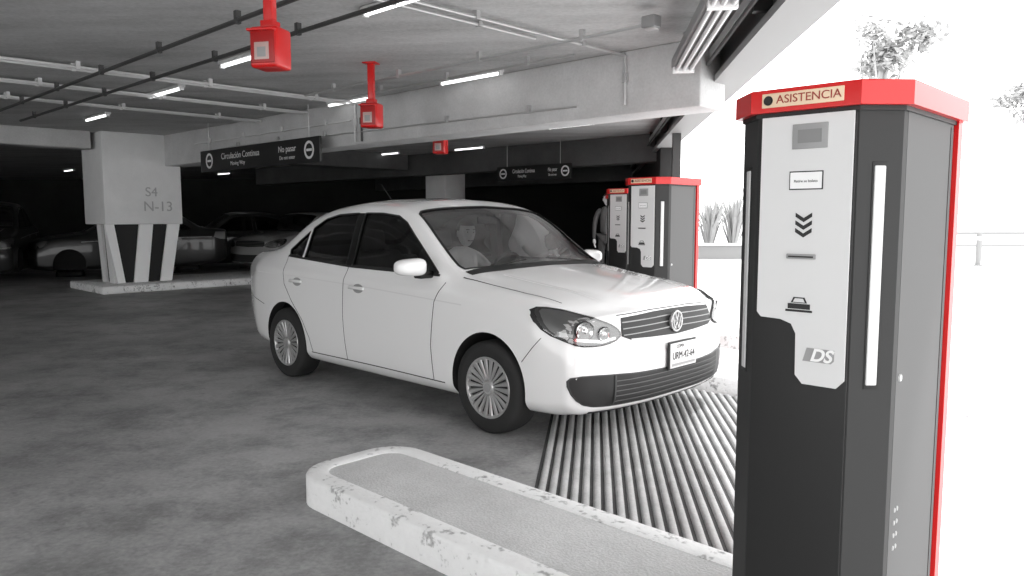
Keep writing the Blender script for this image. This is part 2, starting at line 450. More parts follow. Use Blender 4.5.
# front fascia
def mir(p): return [(-y, z) for y, z in p]
UG = [(-.495, .665), (-.49, .72), (-.475, .770), (-.2, .785), (0, .788), (.2, .785), (.475, .770), (.49, .72), (.495, .665), (.43, .638), (0, .622), (-.43, .638)]
conform('upper_grille', UG, 'F', .003, M['black'], car, .025)
for z in (.752, .716, .680):
    ribbon('grille_slat', [(-.482, z - .010), (0, z), (.482, z - .010)], .006, 'F', .010, M['slat'], car)
ribbon('grille_chrome', [(-.43, .642), (0, .627), (.43, .642)], .006, 'F', .008, M['steel'], car)
ribbon('hood_front_gap', [(-.50, .785), (-.2, .797), (.2, .797), (.50, .785)], .005, 'F', .001, M['black'], car)
LG = smoothpoly([(-.73, .275), (-.80, .33), (-.822, .42), (-.805, .455), (-.62, .452), (-.3, .435), (.3, .435), (.62, .452), (.805, .455), (.822, .42), (.80, .33), (.73, .275), (.55, .262), (-.55, .262)], 1)
conform('lower_grille', LG, 'F', .003, M['black'], car, .03)
ribbon('lower_grille_rim', LG, .008, 'F', .006, M['steelb'], car, True)
for z in (.29, .32, .35, .38, .41):
    ribbon('lower_grille_slat', [(-.56, z), (.56, z)], .006, 'F', .009, M['grey'], car)
for sy in (-1, 1):
    ribbon('fog_divider', [(sy * .56, .27), (sy * .56, .445)], .010, 'F', .011, M['steelb'], car)
ribbon('bumper_lip', [(-.70, .232), (-.3, .222), (.3, .222), (.70, .232)], .014, 'F', .004, M['black'], car)
HL = smoothpoly([(.505, .660), (.505, .700), (.56, .738), (.66, .780), (.775, .832), (.812, .830), (.826, .77), (.824, .69), (.800, .640), (.72, .622), (.60, .628)], 1)
for s, P in ((1, HL), (-1, mir(HL))):
    conform('headlight_housing', P, 'F', .002, M['lampin'], car, .02)
    ribbon('headlight_rim', P, .010, 'F', .006, M['black'], car, True, .01)
    for (cy, cz, r_) in ((.725, .712, .052), (.615, .688, .040)):
        c = cast((s * cy, cz), 'F', .0)
        rz_ = R(90) + s * (R(28) if cy > .65 else R(14))
        o = lathe('reflector_ring', [(r_ * 1.15, 0.004), (r_ * 1.12, -.010), (r_, -.012), (r_ * .9, -.002)], M['black'], car, 32)
        o.location = c; o.rotation_euler = (0, 0, rz_)
        o = lathe('reflector', [(0, .004), (r_ * .35, .002), (r_ * .8, -.006), (r_, -.012)], M['chrome'], car, 32)
        o.location = c; o.rotation_euler = (0, 0, rz_)
        bm = bmesh.new(); bmesh.ops.create_uvsphere(bm, u_segments=16, v_segments=10, radius=r_ * .38)
        o = frombm('bulb_cover', bm, M['chrome'], car, True); o.location = c + Vector((.004, 0, 0))
    ribbon('headlight_reflector', [(s * .54, .660), (s * .63, .645), (s * .79, .665)], .016, 'F', .006, M['chrome'], car)
    conform('headlight_lens', P, 'F', .016, M['lens'], car, .02)
# badge
bp = cast((0, .708), 'F', .012)
bg = bmesh.new()
for i in range(40):
    a0 = 2 * math.pi * i / 40; a1 = 2 * math.pi * (i + 1) / 40; r_ = .062
    addtube(bg, (0, r_ * math.cos(a0), r_ * math.sin(a0)), (0, r_ * math.cos(a1), r_ * math.sin(a1)), .007, 8)
for a, b in (((-.022, .055), (0, .008)), ((.022, .055), (0, .008)), ((-.048, .03), (-.022, -.045)), ((-.022, -.045), (0, -.005)), ((0, -.005), (.022, -.045)), ((.022, -.045), (.048, .03))):
    addtube(bg, (0, a[0], a[1]), (0, b[0], b[1]), .0055, 8)
o = frombm('badge', bg, M['silver'], car, True); o.location = bp + Vector((.012, 0, 0)); o.scale = (1, .94, 1)
o = lathe('badge_disc', [(0, -.004), (.062, -.002), (.062, .006)], M['mgrey'], car, 32); o.location = bp + Vector((.004, 0, 0)); o.rotation_euler = (0, 0, R(90))
# plate
pp = cast((0, .50), 'F', 0); PY = .02
o = box('plate_holder', (-.004, -.155, -.088), (.012, .155, .088), M['black'], car, .006); o.location = (pp.x + .012, PY, .505)
o = box('plate', (0, -.145, -.078), (.006, .145, .078), M['lgrey'], car, .003); o.location = (pp.x + .024, PY, .505)
text('plate_text', 'URM-42-64', .066, M['black'], car, (pp.x + .032, PY, .501), (R(90), 0, R(90)), .0005, .80)
text('plate_text_top', 'CDMX', .030, M['dark2'], car, (pp.x + .032, PY - .04, .560), (R(90), 0, R(90)), .0005)
o = box('plate_band', (0, -.13, -.008), (.001, .13, .008), M['mgrey'], car); o.location = (pp.x + .031, PY, .447)
# antenna
tube('antenna', [(-2.15, 0, 1.475), (-2.34, 0, 1.65)], .004, M['black'], car, 8)

# wheels
def wheel(ax, sy):
    g = bpy.data.objects.new('wheel', None); COL.objects.link(g); g.parent = car
    g.location = (ax, sy * .755, .295); g.scale = (1.0, .93, .965)
    if sy > 0: g.rotation_euler = (0, 0, math.pi)
    lathe('tyre', [(.195, -.082), (.203, -.094), (.245, -.101), (.285, -.097), (.302, -.083), (.307, -.06), (.309, -.02), (.309, .02), (.307, .06), (.300, .085), (.27, .098), (.195, .085)], M['tyre'], g, 64)
    lathe('rim_barrel', [(.20, -.088), (.192, -.05), (.185, .02), (.0, .03)], M['dark'], g, 48)
    lathe('hubcap_ring', [(.206, -.090), (.202, -.098), (.190, -.098), (.183, -.086), (.181, -.06)], M['silver'], g, 64)
    lathe('hubcap_dish', [(.185, -.074), (.10, -.062), (0, -.059)], M['dark2'], g, 48)
    bm = bmesh.new(); n = 22
    for i in range(n):
        mt = Matrix.Rotation(2 * math.pi * i / n, 4, 'Y')
        q = []
        for (r_, w, y) in ((.04, .0050, -.084), (.11, .0120, -.088), (.188, .0195, -.095)):
            q.append([bm.verts.new(mt @ Vector((r_, y + dy, sz * ww))) for sz, dy, ww in ((-1, .008, w), (-.6, 0, w), (.6, 0, w), (1, .008, w))])
        for a, b in zip(q[:-1], q[1:]):
            for j in range(3): bm.faces.new((a[j], a[j + 1], b[j + 1], b[j]))
    frombm('hubcap_fins', bm, M['silver'], g, True)
    lathe('hub_centre', [(.05, -.075), (.05, -.088), (.042, -.096), (0, -.098)], M['silver'], g, 32)
    lathe('hub_badge', [(.03, -.097), (.03, -.1), (0, -.101)], M['mgrey'], g, 24)
for ax in (0, -2.552):
    for sy in (-1, 1): wheel(ax, sy)

# interior
box('dashboard', (-.78, -.72, .62), (-.33, .72, .93), M['inter'], car, .05)
box('cabin_floor', (-2.8, -.68, .35), (-.5, .68, .40), M['inter'], car)
def seat(x, y, name):
    o = box(name, (-.25, -.25, .0), (.26, .25, .14), M['seat'], car, .05); o.location = (x, y, .39)
    o = box(name + '_back', (-.06, -.25, 0), (.06, .25, .60), M['seat'], car, .05); o.location = (x - .24, y, .50); o.rotation_euler = (0, R(-14), 0)
    o = box(name + '_headrest', (-.045, -.12, 0), (.045, .12, .18), M['seat'], car, .04); o.location = (x - .41, y, 1.08); o.rotation_euler = (0, R(-8), 0)
seat(-1.55, .36, 'seat'); seat(-1.55, -.36, 'seat')
box('rear_bench', (-2.62, -.62, .39), (-2.15, .62, .56), M['seat'], car, .05)
box('rear_bench_back', (-2.72, -.62, .55), (-2.6, .62, 1.0), M['seat'], car, .05)
swc = Vector((-1.12, .36, .90))
bm = bmesh.new()
sw = []
for i in range(32):
    a = 2 * math.pi * i / 32; sw.append(Vector((0, .18 * math.cos(a), .18 * math.sin(a))))
tm = Matrix.Rotation(R(25), 4, 'Y')
sw = [tm @ p + swc for p in sw]
for i in range(32): addtube(bm, sw[i], sw[(i + 1) % 32], .014, 8)
for i in (0, 16, 24): addtube(bm, swc, sw[i], .013, 8)
addtube(bm, swc + Vector((.03, 0, -.01)), swc + Vector((-.02, 0, .01)), .05, 20)
addtube(bm, swc, swc + Vector((.32, 0, -.12)), .03, 10)
frombm('steering_wheel', bm, M['black'], car, True)
box('rear_view_mirror', (-.01, -.10, -.03), (.01, .10, .03), M['black'], car, .008, loc=(-.93, 0, 1.34))

# ------------------------------------------------------------ people
def skin(name, V, E, rad, m, parent, sub=2, root=0):
    me = bpy.data.meshes.new(name); me.from_pydata(V, E, []); me.materials.append(m)
    o = bpy.data.objects.new(name, me); COL.objects.link(o); o.parent = parent
    md = o.modifiers.new('Skin', 'SKIN'); md.use_smooth_shade = True
    for i, r_ in enumerate(rad):
        sv = me.skin_vertices[0].data[i]; rr = r_ if isinstance(r_, tuple) else (r_, r_)
        sv.radius = rr; sv.use_root = (i == root)
    s = o.modifiers.new('Sub', 'SUBSURF'); s.levels = sub; s.render_levels = sub
    return o
def make_head(parent, loc, rot, hairm=None):
    bm = bmesh.new(); bmesh.ops.create_uvsphere(bm, u_segments=40, v_segments=32, radius=1)
    for v in bm.verts:
        x, y, z = v.co
        fx = .098; fy = .076 * (1 - .22 * max(0, -z)); fz = .122
        q = Vector((x * fx * (1 - .10 * max(0, -z) * (1 if x < 0 else 0)), y * fy, z * fz))
        if x > .3:
            nose = math.exp(-((y * 1.0) / .16)**2 - ((z + .12) / .20)**2); q.x += .024 * nose
            q.x += .008 * math.exp(-(y / .35)**2 - ((z + .78) / .18)**2)
            for sgn in (-1, 1): q.x -= .010 * math.exp(-((y - sgn * .38) / .18)**2 - ((z - .10) / .13)**2)
            q.x += .007 * math.exp(-((z - .30) / .10)**2) * (abs(y) < .75)
            q.x += .006 * math.exp(-(y / .28)**2 - ((z + .47) / .06)**2)
        v.co = q
    hd = frombm('head', bm, M['skin'], parent, True, 80); hd.location = loc; hd.rotation_euler = rot
    for s in (-1, 1):
        bm = bmesh.new(); bmesh.ops.create_uvsphere(bm, u_segments=12, v_segments=8, radius=1)
        for v in bm.verts: v.co = Vector((v.co.x * .018, v.co.y * .008, v.co.z * .030))
        o = frombm('ear', bm, M['skin'], hd, True); o.location = (-.008, s * .078, -.005)
        bm = bmesh.new(); bmesh.ops.create_uvsphere(bm, u_segments=12, v_segments=8, radius=.011)
        o = frombm('eye', bm, M['white'], hd, True); o.location = (.079, s * .029, .012)
        bm = bmesh.new(); bmesh.ops.create_uvsphere(bm, u_segments=10, v_segments=8, radius=.0065)
        o = frombm('iris', bm, M['black'], hd, True); o.location = (.087, s * .029, .012)
        o = box('eyebrow', (-.003, -.017, -.0035), (.003, .017, .0035), M['hair'], hd, .002); o.location = (.094, s * .03, .037)
    o = box('lips', (-.004, -.024, -.006), (.004, .024, .006), mat('lips', .22, .5), hd, .003); o.location = (.088, 0, -.060)
    bm = bmesh.new(); bmesh.ops.create_uvsphere(bm, u_segments=32, v_segments=24, radius=1)
    for v in bm.verts: v.co = Vector((v.co.x * .104 - .006, v.co.y * .083, v.co.z * .128 + .004))
    dl = [v for v in bm.verts if (v.co.z < .062 + .0 and v.co.x > .03) or v.co.z < -.04 + (.055 if v.co.x > -.03 else 0)]
    bmesh.ops.delete(bm, geom=dl, context='VERTS')
    o = frombm('hair', bm, M['hair'], hd, True, 80); sm = o.modifiers.new('s', 'SOLIDIFY'); sm.thickness = .008
    return hd

drv = group('driver', car.location, LANE, (1.03, 1.05, 1.05))
Y0 = .375
V = [(-1.56, Y0, .60), (-1.60, Y0, .74), (-1.63, Y0, .90), (-1.64, Y0, 1.02), (-1.63, Y0, 1.10)]
E = [(0, 1), (1, 2), (2, 3), (3, 4)]; Rd = [(.13, .15), (.12, .14), (.12, .165), (.085, .13), (.055, .055)]
for s in (-1, 1):
    b = len(V)
    V += [(-1.63, Y0 + s * .175, 1.0), (-1.54, Y0 + s * .235, .90), (-1.43, Y0 + s * .25, .82), (-1.31, Y0 + s * .215, .87), (-1.21, Y0 + s * .185, .92)]
    Rd += [.065, .054, .045, .038, .030]
    E += [(3, b), (b, b + 1), (b + 1, b + 2), (b + 2, b + 3), (b + 3, b + 4)]
skin('torso_and_arms', V, E, Rd, M['shirt'], drv)
V = [(-1.56, Y0, .58)]; E = []; Rd = [(.12, .15)]
for s in (-1, 1):
    b = len(V); V += [(-1.48, Y0 + s * .10, .60), (-1.28, Y0 + s * .12, .64), (-1.12, Y0 + s * .13, .63), (-.98, Y0 + s * .12, .50)]
    Rd += [.085, .075, .058, .045]; E += [(0, b), (b, b + 1), (b + 1, b + 2), (b + 2, b + 3)]
skin('legs', V, E, Rd, M['trous'], drv)
make_head(drv, (-1.58, Y0, 1.225), (0, R(4), R(-16)))
# hands gripping wheel
for s in (-1, 1):
    wr = Vector((-1.21, Y0 + s * .185, .92))
    c = swc + Vector((0, .015, 0)) + tm @ Vector((0, s * .18, .01))
    pal = wr.lerp(c, .62) + Vector((0, 0, .012))
    skin('palm', [tuple(wr), tuple(wr.lerp(pal, .6)), tuple(pal)], [(0, 1), (1, 2)], [.024, (.018, .034), (.015, .038)], M['skin'], drv)
    for k in range(4):
        dz = (-.030, -.010, .010, .029)[k]; L = (.8, .95, 1, .9)[k]
        b0 = pal + Vector((-.004, 0, dz)); b1 = c + Vector((-.022, -s * .004, dz)); b2 = c + Vector((.012 * L, s * .024, dz)); b3 = c + Vector((.026 * L, s * .004, dz * .9))
        skin('finger', [tuple(b0), tuple(b1), tuple(b2), tuple(b3)], [(0, 1), (1, 2), (2, 3)], [.010, .009, .0085, .007], M['skin'], drv, 1)
    skin('thumb', [tuple(pal + Vector((-.01, -s * .012, .012))), tuple(c + Vector((-.026, -s * .024, .030))), tuple(c + Vector((.004, -s * .018, .048)))], [(0, 1), (1, 2)], [.011, .0105, .008], M['skin'], drv, 1)

# standing attendant on the far island, looking into the lane
att = group('person', ln(-8.72, 11.62, .150), LANE - R(60))
V = [(0, 0, .93), (0, 0, 1.08), (.01, 0, 1.26), (0, 0, 1.39), (.005, 0, 1.47)]
E = [(0, 1), (1, 2), (2, 3), (3, 4)]; Rd = [(.11, .155), (.10, .135), (.115, .16), (.08, .12), (.05, .05)]
for s in (-1, 1):
    b = len(V); V += [(0, s * .17, 1.37), (-.01, s * .225, 1.22), (-.015, s * .245, 1.08), (.03, s * .24, .95), (.06, s * .235, .85)]
    Rd += [.062, .052, .044, .038, .030]; E += [(3, b), (b, b + 1), (b + 1, b + 2), (b + 2, b + 3), (b + 3, b + 4)]
skin('torso_and_arms', V, E, Rd, mat('uniform_shirt', .10, .9), att)
V = [(0, 0, .95)]; E = []; Rd = [(.115, .155)]
for s in (-1, 1):
    b = len(V); V += [(0, s * .09, .86), (.01, s * .10, .66), (.015, s * .10, .48), (-.005, s * .10, .28), (-.02, s * .10, .09)]
    Rd += [.088, .078, .060, .052, .042]; E += [(0, b), (b, b + 1), (b + 1, b + 2), (b + 2, b + 3), (b + 3, b + 4)]
skin('legs', V, E, Rd, M['trous'], att)
for s in (-1, 1):
    skin('shoe', [(-.05, s * .10, .045), (.05, s * .105, .04), (.16, s * .115, .03)], [(0, 1), (1, 2)], [(.045, .045), (.042, .04), (.03, .036)], M['black'], att)
    skin('palm', [(.06, s * .235, .86), (.068, s * .232, .81), (.075, s * .228, .77)], [(0, 1), (1, 2)], [.024, (.034, .018), (.036, .015)], M['skin'], att)
    for k in range(4):
        dx = (.105, .087, .069, .051)[k]; L = (.9, 1, .95, .78)[k]
        skin('finger', [(dx, s * .228, .785), (dx + .004, s * .226, .785 - .045 * L), (dx + .002, s * .214, .785 - .075 * L), (dx, s * .200, .785 - .092 * L)], [(0, 1), (1, 2), (2, 3)], [.010, .009, .0085, .007], M['skin'], att, 1)
    skin('thumb', [(.085, s * .225, .82), (.112, s * .215, .79), (.118, s * .205, .765)], [(0, 1), (1, 2)], [.011, .010, .008], M['skin'], att, 1)
make_head(att, (.02, 0, 1.60), (0, R(6), R(8)))

# ------------------------------------------------------------ other parked cars (share the meshes, own paint)
def copy_car(loc, rz, paint, scale=(1, 1, 1)):
    g = group('car', loc, rz, scale)
    def rec(src, par):
        for ch in list(src.children):
            if ch.name.startswith(('plate_text', 'antenna')): continue
            o = bpy.data.objects.new(ch.name.split('.')[0], ch.data); COL.objects.link(o); o.parent = par
            o.matrix_local = ch.matrix_local.copy()
            if ch.data:
                for i, sl in enumerate(o.material_slots):
                    if sl.material == M['paint']: sl.link = 'OBJECT'; sl.material = paint
            rec(ch, o)
    rec(car, g)
    return g
copy_car((-6.35, 20.2, 0), R(-118), M['paints'], (1, 1.04, 1.03))
copy_car((-8.8, 20.6, 0), R(-150), M['paintd'], (1, 1, 1.03))
copy_car((-10.6, 18.2, 0), R(-150), M['paintd'], (1, 1, 1.05))
copy_car((-11.6, 16.3, 0), R(-66), M['paintd'], (1, 1.05, 1.18))
copy_car((-15.8, 19.6, 0), R(-70), M['paintd'], (1, 1.05, 1.22))

# ------------------------------------------------------------ building shell (edge frame)
EDGE = -math.radians(6.28)
def edgebox(name, lo, hi, m, bevel=0):
    o = box(name, lo, hi, m, None, bevel); o.rotation_euler = (0, 0, EDGE); return o
CZ = 3.02
edgebox('floor', (-26, -4, -.2), (1.35, 31, 0), M['floor'])
edgebox('ground', (1.35, -60, -.2), (120, 120, 0), M['ground'])
edgebox('ground', (-60, -60, -.2), (1.35, -4, 0), M['ground'])
edgebox('ceiling', (-26, -3.2, CZ), (1.35, 31, CZ + .3), M['ceil'])
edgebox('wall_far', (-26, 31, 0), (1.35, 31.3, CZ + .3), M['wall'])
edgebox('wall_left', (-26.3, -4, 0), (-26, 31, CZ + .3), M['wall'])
edgebox('added_shade_wall', (1.14, 14, 0), (1.34, 31, 2.66), M['wall'])  # added wall, keeps outdoor light out of the far bays

# edge lintel with steel channel, track, cable tray
g = group('edge_lintel', (0, 0, 0), EDGE)
box('lintel_beam', (1.12, -3.2, 2.72), (1.35, 31, CZ), M['steelb'], g)
box('lintel_flange', (1.06, -3.2, 2.66), (1.37, 31, 2.72), M['mgrey'], g)
box('door_track', (1.00, -3.2, 2.86), (1.05, 31, 2.93), M['steel'], g)
tube('lintel_conduit', [(.985, -3.2, 2.80), (.985, 31, 2.80)], .018, M['piped'], g)
for k in range(12): box('track_bracket', (1.0, -2 + 2.4 * k, 2.76), (1.12, -1.93 + 2.4 * k, CZ), M['dark'], g)
box('post', (1.12, 11.6, 0), (1.24, 11.72, 2.66), M['steelb'], g); box('post_foot', (1.06, 11.54, 0), (1.30, 11.78, .02), M['steel'], g)
g = group('fluorescent_batten', (0, 0, 0), EDGE)
TO = mat('tube_off', .7, .3)
box('housing', (.64, .8, 2.72), (.84, 6.9, 2.80), M['mgrey'], g, .01)
for x in (.68, .74, .80): tube('tube', [(x, .85, 2.70), (x, 6.85, 2.70)], .016, TO, g)
for y in (.85, 2.8, 4.8, 6.85):
    box('cap', (.65, y - .03, 2.675), (.83, y + .03, 2.72), M['white'], g)
    tube('hanger', [(.74, y, 2.79), (.74, y, CZ)], .008, M['steel'], g, 8)

# lane-aligned beams
def lanebox(name, s0, s1, n0, n1, z0, z1, m, bevel=0):
    o = box(name, (s0, n0, z0), (s1, n1, z1), m, None, bevel); o.rotation_euler = (0, 0, LANE); return o
lanebox('ceiling_beam', -15.5, -3.6, 6.15, 6.6, 2.42, CZ, M['beam'], .015)
lanebox('ceiling_beam', -24, -8.1, 12.5, 12.95, 2.48, CZ, M['beam_shade'], .015)
lanebox('ceiling_beam', -26, -13.2, 18.8, 19.2, 2.48, CZ, M['beam_shade'], .015)
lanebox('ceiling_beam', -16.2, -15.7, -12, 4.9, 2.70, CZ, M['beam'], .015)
lanebox('ceiling_beam', -16.2, -15.7, 6.85, 12.4, 2.62, CZ, M['beam_shade'], .015)

# main column: painted block carried on a narrower striped foot whose stripes splay outwards
g = group('column', (0, 0, 0), LANE)
CW = mat('stripe_white', .93, .6); CB = mat('stripe_black', .010, .7)
n0, n1, s0_, s1_ = 5.0, 6.45, -16.6, -15.45
box('shaft', (s0_, n0, 1.28), (s1_, n1, CZ), M['colw'], g, .02)
box('base_core', (s0_ + .25, n0 + .22, .15), (s1_ - .14, n1 - .22, 1.28), CB, g, .02)
def leg(name, pts, axis, m):
    # slanted plate: pts = 4 (u, z) corners, on the front face (axis 'n') or the side face (axis 's')
    bm = bmesh.new()
    def P(u, z, d): return (s1_ - .13 + d, u, z) if axis == 'n' else (u, n0 + .21 - d, z)
    a = [bm.verts.new(P(u, z, 0)) for u, z in pts]; b = [bm.verts.new(P(u, z, .05)) for u, z in pts]
    bm.faces.new(a); bm.faces.new(b[::-1])
    for i in range(4): bm.faces.new((a[i], b[i], b[(i + 1) % 4], a[(i + 1) % 4]))
    frombm(name, bm, m, g)
leg('stripe', [(5.50, .15), (5.76, .15), (5.90, 1.28), (5.64, 1.28)], 'n', CW)
leg('stripe', [(6.00, .15), (6.22, .15), (6.42, 1.28), (6.18, 1.28)], 'n', CW)
leg('stripe', [(5.34, .15), (5.20, .15), (5.02, 1.28), (5.18, 1.28)], 'n', CW)
leg('stripe', [(-15.62, .15), (-15.85, .15), (-16.05, 1.28), (-15.80, 1.28)], 's', CW)
leg('stripe', [(-16.05, .15), (-16.25, .15), (-16.45, 1.28), (-16.22, 1.28)], 's', CW)
text('column_number', 'N-13', .27, M['number'], g, (-15.44, 5.98, 1.62), (R(90), 0, R(90)), .002)
text('column_zone', 'S4', .25, M['number'], g, (-15.44, 5.86, 1.90), (R(90), 0, R(90)), .002)
g = group('column', (0, 0, 0), LANE); s, n = -15.8, 12.55
box('base', (s, n + .5, 0), (s + .8, n + 1.2, 1.1), CB, g, .02); box('shaft', (s, n + .5, 1.1), (s + .8, n + 1.2, CZ), M['colw'], g, .02)
lanebox('column_kerb', -16.9, -15.0, 4.75, 9.4, 0, .15, M['kerb'], .03)

# ------------------------------------------------------------ islands
def rr(s0, s1, n0, n1, r, seg=10):
    out = []
    for cx, cy, a0 in ((s1 - r, n1 - r, 0), (s0 + r, n1 - r, 90), (s0 + r, n0 + r, 180), (s1 - r, n0 + r, 270)):
        for i in range(seg + 1):
            a = R(a0 + 90 * i / seg); out.append((cx + r * math.cos(a), cy + r * math.sin(a)))
    return out
def island(s0, s1, n0, n1, top=.15):
    g = group('kerb_island', (0, 0, 0), LANE)
    w = .115
    prof = [(0, 0), (.0, top - .016), (.005, top - .005), (.016, top), (w - .012, top), (w, top - .006), (w, top - .02)]
    bm = bmesh.new(); rings = []
    for off, z in prof:
        o = rr(s0 + off, s1 - off, n0 + off, n1 - off, .22 - off)
        rings.append([bm.verts.new((x, y, z)) for x, y in o])
    m = len(rings[0])
    for a, b in zip(rings[:-1], rings[1:]):
        for i in range(m): bm.faces.new((a[i], a[(i + 1) % m], b[(i + 1) % m], b[i]))
    frombm('kerb', bm, M['kerb'], g, True, 50)
    prism('slab', rr(s0 + w - .005, s1 - w + .005, n0 + w - .005, n1 - w + .005, .22 - w), 0, top - .008, M['slab'], g)
    return g
g = island(-3.45, 2.6, 1.93, 2.62)
island(-6.3, -.9, 5.53, 6.22)
island(-8.0, -3.6, 7.55, 8.24)
island(-9.0, -5.6, 9.6, 10.29)
island(-10.6, -7.0, 11.25, 11.94)

# ------------------------------------------------------------ ticket machines
def machine(s, n, z0=.142):
    p = ln(s, n, z0); g = group('ticket_machine', p, LANE)
    w = .1335; c = .078; dp = .56; H = 1.712 - z0
    foot = [(-w, 0), (w, 0), (w + c, c), (w + c, dp), (-w - c, dp), (-w - c, c)]
    def out(o, front=0):  # offset footprint
        t = o * .414
        return [(-w - t, -o), (w + t, -o), (w + c + o, c - t), (w + c + o, dp + o * .4), (-w - c - o, dp + o * .4), (-w - c - o, c - t)]
    prism('plinth', [(x * .97, .01 + y * .97) for x, y in foot], 0, .05, M['dark'], g)
    prism('housing_front', [(-w, 0), (w, 0), (w + c, c), (w + c, c + .03), (-w - c, c + .03), (-w - c, c)], .03, H, M['dark2'], g, 0)
    prism('housing_side', [(-w - c, c + .033), (w + c, c + .033), (w + c, dp - .045), (-w - c, dp - .045)], .03, H, M['grey'], g)
    prism('rear_trim', [(-w - c - .012, dp - .04), (w + c + .012, dp - .04), (w + c + .012, dp), (-w - c - .012, dp)], .0, H + .01, M['red'], g, .004)
    prism('cap', out(.024), H, H + .060, M['red'], g, .004)
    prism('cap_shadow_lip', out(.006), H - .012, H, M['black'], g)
    zz = lambda z: z - z0
    X = lambda u: u - w
    # front door skin
    box('front_door', (-w + .004, -.006, .06), (w - .004, 0, H - .015), M['dark'], g, .002)
    bm = bmesh.new()
    P = [(.018, 1.700), (.258, 1.700), (.258, 1.02), (.238, .998), (.150, .998), (.130, 1.02), (.128, 1.13), (.115, 1.155), (.085, 1.165), (.030, 1.167), (.018, 1.18)]
    a = [bm.verts.new((X(u), -.0062, zz(z))) for u, z in P]; b = [bm.verts.new((X(u), -.011, zz(z))) for u, z in P]
    bm.faces.new(b); 
    for i in range(len(P)): bm.faces.new((a[i], a[(i + 1) % len(P)], b[(i + 1) % len(P)], b[i]))
    frombm('control_panel', bm, M['lgrey'], g)
    F = -.011
    box('speaker_plate', (X(.103), F - .003, zz(1.613)), (X(.195), F, zz(1.677)), M['mgrey'], g, .001)
    box('speaker_grille', (X(.118), F - .004, zz(1.628)), (X(.180), F - .002, zz(1.662)), mat('speaker', .22, .6), g)
    box('label_frame', (X(.098), F - .002, zz(1.508)), (X(.187), F, zz(1.556)), M['dark'], g, .001)
    box('label', (X(.101), F - .003, zz(1.511)), (X(.184), F - .0015, zz(1.553)), M['white'], g)
    text('label_text', 'Retire su boleto', .0095, M['dark'], g, (X(.1425), F - .0035, zz(1.530)), ext=.0003)
    for i in range(3):
        z = 1.438 - i * .020
        bm = bmesh.new(); cx = .140
        pts = [(-.022, 0), (-.022, .011), (0, -.003), (.022, .011), (.022, 0), (0, -.014)]
        vs = [bm.verts.new((X(cx + u), F - .0012, zz(z + v))) for u, v in pts]; bm.faces.new((vs[0], vs[1], vs[2], vs[5])); bm.faces.new((vs[5], vs[2], vs[3], vs[4]))
        frombm('arrow', bm, M['black'], g)
    box('ticket_slot', (X(.098), F - .006, zz(1.328)), (X(.176), F, zz(1.341)), M['mgrey'], g, .002)
    box('ticket_slot_gap', (X(.104), F - .0065, zz(1.332)), (X(.170), F - .004, zz(1.336)), M['black'], g)
    # printed car icon
    bm = bmesh.new()
    def pl(pts):
        bm.faces.new([bm.verts.new((X(.135 + u), F - .0012, zz(1.208 + v))) for u, v in pts])
    pl([(-.036, -.020), (.036, -.020), (.036, -.014), (-.036, -.014)])
    pl([(-.030, -.012), (.030, -.012), (.030, .002), (-.030, .002)]); pl([(-.022, .004), (.022, .004), (.015, .019), (-.015, .019)])
    frombm('car_icon', bm, M['black'], g)
    bm = bmesh.new(); pl2 = [(-.016, .006), (.016, .006), (.011, .016), (-.011, .016)]
    bm.faces.new([bm.verts.new((X(.135 + u), F - .0016, zz(1.208 + v))) for u, v in pl2]); frombm('car_icon_window', bm, M['lgrey'], g)
    o = text('maker_mark', 'DS', .046, M['white'], g, (X(.197), F - .002, zz(1.077)), ext=.001)
    o.data.shear = .3; o.data.offset = .0012
    bm = bmesh.new(); vs = [bm.verts.new((X(u), F - .001, zz(z))) for u, z in ((.150, 1.060), (.224, 1.060), (.232, 1.068), (.232, 1.096), (.160, 1.096))]; bm.faces.new(vs); frombm('maker_plate', bm, mat('mark_grey', .30, .5), g)
    # cap sign
    box('sign_plate', (X(.022), -.0265, H + .012), (X(.236), -.024, H + .049), M['offw'], g, .010)
    text('sign_text', 'ASISTENCIA', .030, mat('sign_red', (.30, .03, .02), .5), g, (X(.146), -.0272, H + .0305), ext=.0006, sx=1.05)
    o = lathe('sign_button', [(0, -.002), (.008, -.002), (.008, 0), (.010, 0), (.0125, -.001), (.0125, .001)], M['dark'], g, 24); o.location = (X(.040), -.0272, H + .0305)
    # light strips on chamfers
    for sx in (-1, 1):
        o = box('light_strip', (-.014, -.005, zz(1.01)), (.014, .001, zz(1.565)), M['strip'], g, .004)
        o.location = (sx * (w + c / 2), c / 2, 0); o.rotation_euler = (0, 0, sx * R(45))
        o = box('strip_bezel', (-.019, -.002, zz(1.0)), (.019, .001, zz(1.575)), M['dark'], g, .001)
        o.location = (sx * (w + c / 2), c / 2, 0); o.rotation_euler = (0, 0, sx * R(45))
        o = lathe('lock', [(0, -.004), (.009, -.004), (.010, 0)], M['steel'], g, 20); o.location = (sx * (w + c), c + .06, zz(1.02)); o.rotation_euler = (0, 0, sx * R(90))
        for k in range(4):
            for j in range(2):
                o = lathe('vent_hole', [(0, -.002), (.006, -.002), (.007, 0)], M['mgrey'], g, 12); o.location = (sx * (w + c), c + .07 + .02 * j, zz(.66 - k * .035)); o.rotation_euler = (0, 0, sx * R(90))
        box('side_seam', (sx * (w + c) - .0015, dp - .075, .05), (sx * (w + c) + .0015, dp - .071, H - .02), M['dark'], g)
    return g
machine(-.840, 1.968)
machine(-3.79, 5.56)
machine(-5.53, 7.59)
machine(-7.1, 9.65)

